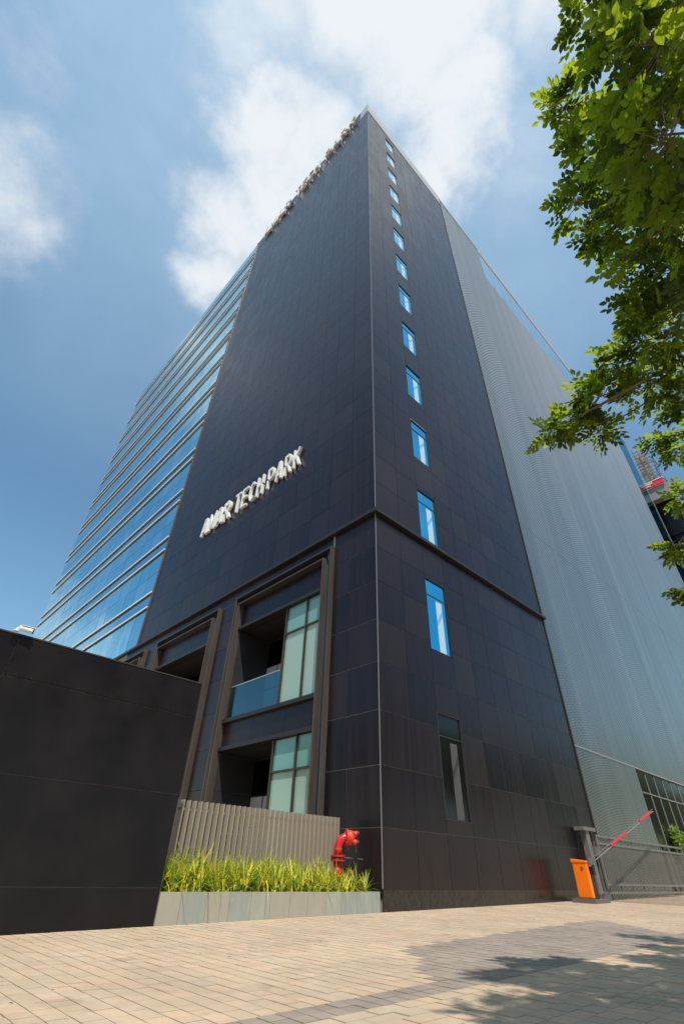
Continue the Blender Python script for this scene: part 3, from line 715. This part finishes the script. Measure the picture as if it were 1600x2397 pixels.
# ================================================================== BARRIER + GATE
bz = GZ(7.6)
bb = thing('barrier_machine', (8.15, -.72, bz), 'orange boom barrier cabinet on a dark base with its striped arm raised', 'barrier')
box('base_slab', CONC, bb, (7.45, -.96, bz - .2), (8.42, -.32, bz + .095))
X0, X1, Y0, Y1 = 7.62, 8.02, -.86, -.44
mb = MB(); z0, z1 = bz + .096, 1.0
mb.box((X0, Y0, z0), (X1, Y1, z1)); mb.build('cabinet', ORANGE, bb, bevel=.03)
c = MB(); a0 = [(X0 - .015, Y0 - .015), (X1 + .015, Y0 - .015), (X1 + .015, Y1 + .015), (X0 - .015, Y1 + .015)]
c.v = [(p[0], p[1], .985) for p in a0] + [(p[0], p[1], 1.03 + (.05 if p[1] > -.6 else 0)) for p in a0]
c.f = [[0, 3, 2, 1], [4, 5, 6, 7], [0, 1, 5, 4], [1, 2, 6, 5], [2, 3, 7, 6], [3, 0, 4, 7]]; c.m = [0] * 6; c.build('lid', ORANGE, bb, bevel=.015)
MB().box((X0 + .11, Y0 - .004, z0), (X1 - .04, Y0 + .02, .97)).build('front_slot', BLACK, bb)
MB().tube([(X0 - .012, Y0 + .15, .86), (X0 + .01, Y0 + .15, .86)], .035, 16).build('lock', BLACK, bb); MB().tube([(X0 - .018, Y0 + .15, .86), (X0 - .012, Y0 + .15, .86)], .018, 16).build('lock_core', ALU, bb)
MB().box((X0 + .18, Y0 - .09, .72), (X0 + .30, Y0, .95)).build('hub', BLACK, bb)
# raised arm, leaning towards +x along the facade
p0 = Vector((7.9, -.90, 1.02)); p1 = Vector((16.4, -.90, 3.28))
dr = (p1 - p0).normalized(); upv = Vector((0, -1, 0)).cross(dr); upv = upv if upv.z > 0 else -upv
p1 = Vector((14.6, -.90, p0.z + (14.6 - 7.9) * dr.z / dr.x))
arm = MB().tube([p0 - dr * .25 + upv * -.035, p1 + upv * -.03], .010, 8).build('boom_arm', TRIM, bb); MB().tube([p0 + dr * .3 + upv * .045, p1 + upv * .045], .008, 6).build('boom_rail', GREYM, bb)
MB().box((p0.x - .2, -.93, p0.z - .12), (p0.x + .22, -.87, p0.z + .10)).build('arm_clamp', GREYD, bb)
for t0 in (1.76, 5.06):
    MB().tube([p0 + dr * t0, p0 + dr * (t0 + 1.6)], .030, 10).build('reflector_bar', REDBAR, arm)

gy = -.30
gt = thing('sliding_gate', (9.6, gy, .12), 'long grey sliding gate of thin vertical bars in front of the silver wall', 'gate')
box('post', GREYM, gt, (9.36, gy - .03, .1), (9.60, gy + .16, 1.93), bevel=.01); box('post_cap', GREYM, gt, (9.13, gy - .08, 1.86), (10.02, gy + .24, 1.96)); box('post', GREYD, gt, (9.93, gy + .05, .1), (10.02, gy + .13, 1.86))
box('frame_post', GREYM, gt, (10.06, gy - .025, .30), (10.14, gy + .025, 1.80))
for z in (1.76, 1.56, .50, .30): box('rail', GREYM, gt, (9.3 if z == .30 else 10.14, gy - .028, z - .03), (18.6, gy + .028, z + .03))
box('frame_post', GREYM, gt, (18.55, gy - .024, .33), (18.62, gy + .024, 1.79))
me = bpy.data.meshes.new('bar'); mb = MB().box((0, 0, 0), (.024, .007, 1.0)); me.from_pydata(mb.v, [], mb.f); me.materials.append(GREYM); me.update()
for i in range(118):
    o = bpy.data.objects.new('bar', me); COL.objects.link(o); o.parent = gt; o.location = Vector((10.2 + i * .071, gy - .011, .53)) - gt.location
for i in range(9): box('short_bar', GREYM, gt, (10.2 + i * .98, gy - .012, 1.59), (10.225 + i * .98, gy + .012, 1.73)); box('short_bar', GREYM, gt, (10.2 + i * .98, gy - .012, .33), (10.225 + i * .98, gy + .012, .47))
box('base_box', GREYD, gt, (9.45, gy - .06, .06), (10.05, gy + .15, .265)); MB().tube([(10.16, gy - .04, .19), (10.16, gy + .04, .19)], .07, 14).build('roller', BLACK, gt)
MB().box((9.60, gy - .09, 1.22), (9.86, gy - .02, 1.44)).build('latch_bracket', GREYD, gt)

# shrub behind the gate
def shrub(name, c, r, n, mats, label, leaf=.10):
    mb = MB()
    for i in range(n):
        d = Vector((random.gauss(0, 1), random.gauss(0, .5), random.gauss(0, 1))).normalized() * r * random.uniform(.3, 1)
        d.y *= .5; p = Vector(c) + d
        a = Vector((random.gauss(0, 1), random.gauss(0, 1), random.gauss(0, .6))).normalized() * leaf; s = a.orthogonal().normalized() * leaf * .35
        mb.face([p - a, p + s, p + a, p - s], 0 if random.random() < .5 else 1)
    root = thing(name, (c[0], c[1], GZ(c[0])), label, 'shrub')
    mb.build('foliage', mats, root)
    MB().tube([(c[0], c[1], .1), (c[0] + .05, c[1], c[2])], .03, 6).build('stem', BARK, root)
shrub('shrub', (19.3, -.12, 1.95), .75, 260, [GRG, LEAF], 'leafy light green shrub by the dark glazing behind the sliding gate', .13)

# ================================================================== FAR RIGHT BLOCK
fb = thing('far_building', (62, 5, 0), 'dark block with a grey parapet and red sign board beyond the silver wing', 'building')
box('body', FDARK, fb, (63.2, -2.3, -.2), (85, 40, 46.0)); box('parapet', FGREY, fb, (62, -2.6, 45.95), (86, 40, 48.1))
box('corner_pier', FGREY, fb, (63.0, -2.75, 0), (64.4, -2.3, 45.9))
for k in range(6): box('floor_band', FDARK, fb, (63.0, -2.25, 5 + k * 7.0), (63.19, 38, 5.4 + k * 7.0))
box('sign_board', SIGNR, fb, (61.7, -2.25, 48.15), (61.9, 1.65, 49.0)); box('sign_edge', WHITE, fb, (61.62, -2.35, 49.0), (61.95, 1.75, 49.08))
for i in range(8): box('sign_character', WHITE, fb, (61.62, .42 - i * .17, 48.58 + .02 * (i % 2)), (61.69, .52 - i * .17, 48.9))
for i in range(4): box('sign_character', WHITE, fb, (61.62, .18 - i * .2, 48.25), (61.69, .29 - i * .2, 48.46))
# tower under construction far behind
ct = thing('construction_tower', (111, 4, 0), 'distant concrete lift core wrapped in brown scaffolding above the red sign', 'building')
box('core', CONCT, ct, (110, 3.0, 0), (113, 5.4, 92)); 
sm = MB()
for k in range(22):
    z = 70 + k * 1.05
    for (a, b) in (((109, 1.6, z), (109, 6.8, z)), ((109, 1.6, z), (113.5, 1.6, z)), ((114, 6.8, z), (109, 6.8, z))):
        j = lambda: random.uniform(-.7, .7)
        sm.tube([(a[0], a[1] + j(), a[2] + j() * .3), (b[0], b[1] + j(), b[2] + j() * .3)], .07, 4)
    sm.tube([(109, random.uniform(1.2, 6.8), z), (109 + random.uniform(0, 1), random.uniform(.6, 7.4), z + random.uniform(-2, 2))], .06, 4)
for y in (1.6, 2.6, 3.9, 5.2, 6.8): sm.tube([(109, y, 69), (109, y + random.uniform(-.2, .2), 94 + random.uniform(-1, 1))], .08, 4)
sm.build('scaffold', SCAFF, ct)
nm = MB()
for z, y in ((86, 6.9), (84.5, 6.6), (79, 7.2), (77.5, 6.8)): nm.face([(108.9, y, z + 1.8), (108.9, y - 1.1, z), (108.9, y - .2, z - 2.4), (108.7, y + .7, z - .4)])
nm.build('net', NET, ct)

# ================================================================== TREES
def leafmesh(mb, p, d, up, nlf, ln, mi=0):
    """a compound leaf: stalk with paired leaflets"""
    d = d.normalized(); sd = d.cross(up)
    sd = sd.normalized() if sd.length > .01 else d.orthogonal().normalized(); nn = sd.cross(d)
    L0 = ln * 2.7
    for k in range(nlf):
        t = .25 + .75 * k / (nlf - 1)
        base = p + d * L0 * t - nn * L0 * .12 * t * t
        sgn = 1 if k % 2 else -1
        ld = (d * .75 + sd * sgn * 1.0 + nn * random.uniform(-.3, .15)).normalized() if k < nlf - 1 else d
        l = ln * random.uniform(.8, 1.15); ws = ld.cross(nn).normalized() * l * .28; dn = nn * (-.06 * l)
        n0 = len(mb.v)
        mb.v += [tuple(base), tuple(base + ld * l * .35 + ws + dn * -1), tuple(base + ld * l * .45 + dn), tuple(base + ld * l * .35 - ws + dn * -1), tuple(base + ld * l * .72 + ws * .75 + dn * -.5), tuple(base + ld * l * .72 - ws * .75 + dn * -.5), tuple(base + ld * l)]
        mb.f += [[n0, n0 + 1, n0 + 2], [n0, n0 + 2, n0 + 3], [n0 + 1, n0 + 4, n0 + 6, n0 + 2], [n0 + 2, n0 + 6, n0 + 5, n0 + 3]]; mb.m += [mi] * 4
    n0 = len(mb.v); q = p + d * L0 - nn * L0 * .12; s = sd * .0012
    mb.v += [tuple(p - s), tuple(p + s), tuple(q + s), tuple(q - s)]; mb.f.append([n0, n0 + 1, n0 + 2, n0 + 3]); mb.m.append(mi)

tr = thing('leafy_tree', (-1.4, -12.1, 0), 'broad leafy tree whose sprays of pinnate leaves hang in from the right', 'tree')
BL = [(-6.99, -9.05, 6.78, 0.39), (-6.81, -9.02, 6.01, 0.39), (-6.31, -8.58, 7.28, 0.39), (-6.03, -8.67, 6.73, 0.45), (-6.46, -8.88, 5.88, 0.52), (-7.11, -8.98, 4.85, 0.59), (-6.65, -8.79, 4.68, 0.59), (-6.02, -8.7, 5.69, 0.45), (-5.81, -8.24, 6.35, 0.34), (-5.46, -8.35, 6.14, 0.36), (-5.7, -8.57, 5.52, 0.45), (-5.94, -8.69, 4.87, 0.59), (-5.3, -8.49, 5.23, 0.49), (-5.24, -8.23, 5.19, 0.26), (-4.92, -8.39, 4.91, 0.52), (-4.66, -8.11, 5.22, 0.43), (-4.59, -7.78, 5.14, 0.36), (-4.35, -7.97, 4.91, 0.43), (-4.56, -7.52, 4.91, 0.33), (-4.62, -7.19, 4.72, 0.26), (-4.75, -6.96, 4.62, 0.22), (-4.25, -7.32, 4.74, 0.23), (-3.48, -8.14, 5.31, 0.39), (-1.74, -7.61, 6.24, 0.33), (-1.58, -7.79, 6.04, 0.45), (-2.28, -7.61, 4.74, 0.39), (-2.02, -7.27, 4.23, 0.33), (-1.22, -7.05, 4.01, 0.26)]
BL = [(a_, b_, c_, max(.09, d_ - (.26 if i_ > 22 else .15))) for i_, (a_, b_, c_, d_) in enumerate(BL)]
NVIS = len(BL)
rr_ = random.Random(3)
for i in range(600):
    if len(BL) > NVIS + 58: break
    zz_ = rr_.uniform(4.6, 7.6); sx_ = rr_.uniform(-5.2, 1.8); sy_ = rr_.uniform(-7.2, -5.5)
    c_ = (sx_ - .32 * zz_, sy_ - .5 * zz_, zz_, rr_.uniform(.5, .75)); q_ = proj(c_[:3])
    if q_ is None or q_[0] > 1710 or q_[1] < -150: BL.append(c_)
CROWNC = Vector((-3.4, -10.4, 4.0)); trunk_top = Vector((-1.7, -11.7, 3.4))
MB().tube([(-1.4, -12.1, -.2), (-1.42, -12.05, .6), (-1.55, -11.9, 2.0), trunk_top], [.27, .21, .19, .16], 12).build('trunk', BARK, tr, smooth=True)
limbs = []
hubs = [Vector((-5.1, -10.0, 5.7)), Vector((-4.1, -9.5, 4.9)), Vector((-2.0, -9.0, 5.4)), Vector((.6, -10.3, 5.8)), Vector((-4.2, -10.9, 6.6))]
for h in hubs:
    mid = trunk_top.lerp(h, .45) + Vector((0, 0, .35)); mbb = MB().tube([trunk_top, mid, h], [.09, .065, .04], 8).build('limb', BARK, tr, smooth=True)
comp = []
tw = MB()
for bi, (x, y, z, r) in enumerate(BL):
    c = Vector((x, y, z)); h = min(hubs, key=lambda q: (q - c).length)
    md = h.lerp(c, .5) + Vector((rr_.uniform(-.1, .1), rr_.uniform(-.1, .1), .1))
    tw.tube([h, md, c], [.022, .014, .007], 6)
    nt_ = int(8 + r * 40) if bi < NVIS else int(8 + r * 44)
    for k in range(nt_):
        d = Vector((rr_.gauss(0, 1), rr_.gauss(0, 1), rr_.gauss(0, .8) )).normalized()
        e_ = c + d * r * rr_.uniform(.3, 1.0)
        tw.tube([c + (e_ - c) * .05, e_], [.005, .002], 3, cap=False)
        for j in range(3):
            q = c.lerp(e_, rr_.uniform(.45, 1)); dl = (d + Vector((rr_.gauss(0, .7), rr_.gauss(0, .7), rr_.gauss(-.25, .5)))).normalized()
            comp.append((q, dl, bi))
tw.build('twigs', BARK, tr, kind='stuff')
comp.sort(key=lambda t: (t[0] - CAM).length if t[2] < NVIS else 99)
vis = [t for t in comp if (lambda p: p and p[0] < 1620 and -20 < p[1] < 1500)(proj(t[0]))]
big = set(id(t) for t in vis[:300])
variants = []
for k in range(6):
    mb = MB(); leafmesh(mb, Vector((0, 0, 0)), Vector((1, 0, 0)), Vector((0, 0, 1)), random.choice((7, 8, 9)), .084)
    me = bpy.data.meshes.new('leaf'); me.from_pydata(mb.v, [], mb.f); me.materials.append(LEAF if k < 4 else LEAFD); me.update(); variants.append(me)
fm = MB()
for t in comp:
    q, dl, bi = t
    up = Vector((rr_.gauss(0, .35), rr_.gauss(0, .35), 1)).normalized()
    if id(t) in big:
        o = bpy.data.objects.new('leaf', rr_.choice(variants)); COL.objects.link(o); o.parent = tr
        sd = dl.cross(up).normalized(); nn = sd.cross(dl); mm = Matrix((dl, -sd, nn)).transposed().to_4x4(); mm.translation = q - tr.location
        o.matrix_local = mm; s_ = rr_.uniform(.85, 1.2); o.scale = (s_, s_, s_)
    else: leafmesh(fm, q, dl, up, rr_.choice((6, 7, 8)), .082 if bi < NVIS else .088, 0 if rr_.random() < .6 else 1)
fm.build('foliage', [LEAF, LEAFD], tr, kind='stuff')

# trees across the street behind the viewer (seen only as reflections)
def back_tree(x, y, h, s, label):
    t = thing('street_tree', (x, y, 0), label, 'tree', 'trees across the street')
    MB().tube([(x, y, -.3), (x + .1, y, h * .4), (x, y + .1, h * .62)], [.3, .24, .14], 8).build('trunk', BARK, t, smooth=True)
    mb = MB(); lob = [(Vector((random.gauss(0, 1), random.gauss(0, 1), random.gauss(0, .8))).normalized() * s * .55, s * random.uniform(.35, .6)) for _ in range(9)]
    for i in range(2600):
        c, r = random.choice(lob)
        p = Vector((x, y, h * .66)) + c + Vector((random.gauss(0, 1), random.gauss(0, 1), random.gauss(0, 1))).normalized() * r * random.uniform(.2, 1) ** .5
        a = Vector((random.gauss(0, 1), random.gauss(0, 1), random.gauss(0, 1))).normalized() * .42; b = a.orthogonal().normalized() * .26
        mb.face([p - a, p + b, p + a, p - b], i % 2)
    mb.build('crown', [LEAF, LEAFD], t)
spots = [(-14, -20), (-6, -23), (2, -20), (10, -24), (18, -21), (27, -25), (37, -22), (49, -27), (62, -28), (78, -31), (96, -34), (114, -33), (131, -35), (150, -38), (172, -41), (198, -45), (-24, -12), (-27, -2), (-25, 8), (-30, 19), (-34, 32), (-40, 48)]
words = 'first second third fourth fifth sixth seventh eighth ninth tenth eleventh twelfth thirteenth fourteenth fifteenth sixteenth'.split()
for i, (x, y) in enumerate(spots):
    back_tree(x, y, random.uniform(13, 17) * (1.5 if x > 90 else 1), random.uniform(4.5, 5.8) * (1.6 if x > 90 else 1), ('%s big street tree from the west along the road facing the silver wing' % words[i]) if i < 16 else ('%s big street tree from the south along the side road facing the glass wing' % words[i - 16]))

for o in bpy.data.objects:
    if '_w' in o.keys(): del o['_w']
sc.render.engine = 'CYCLES'
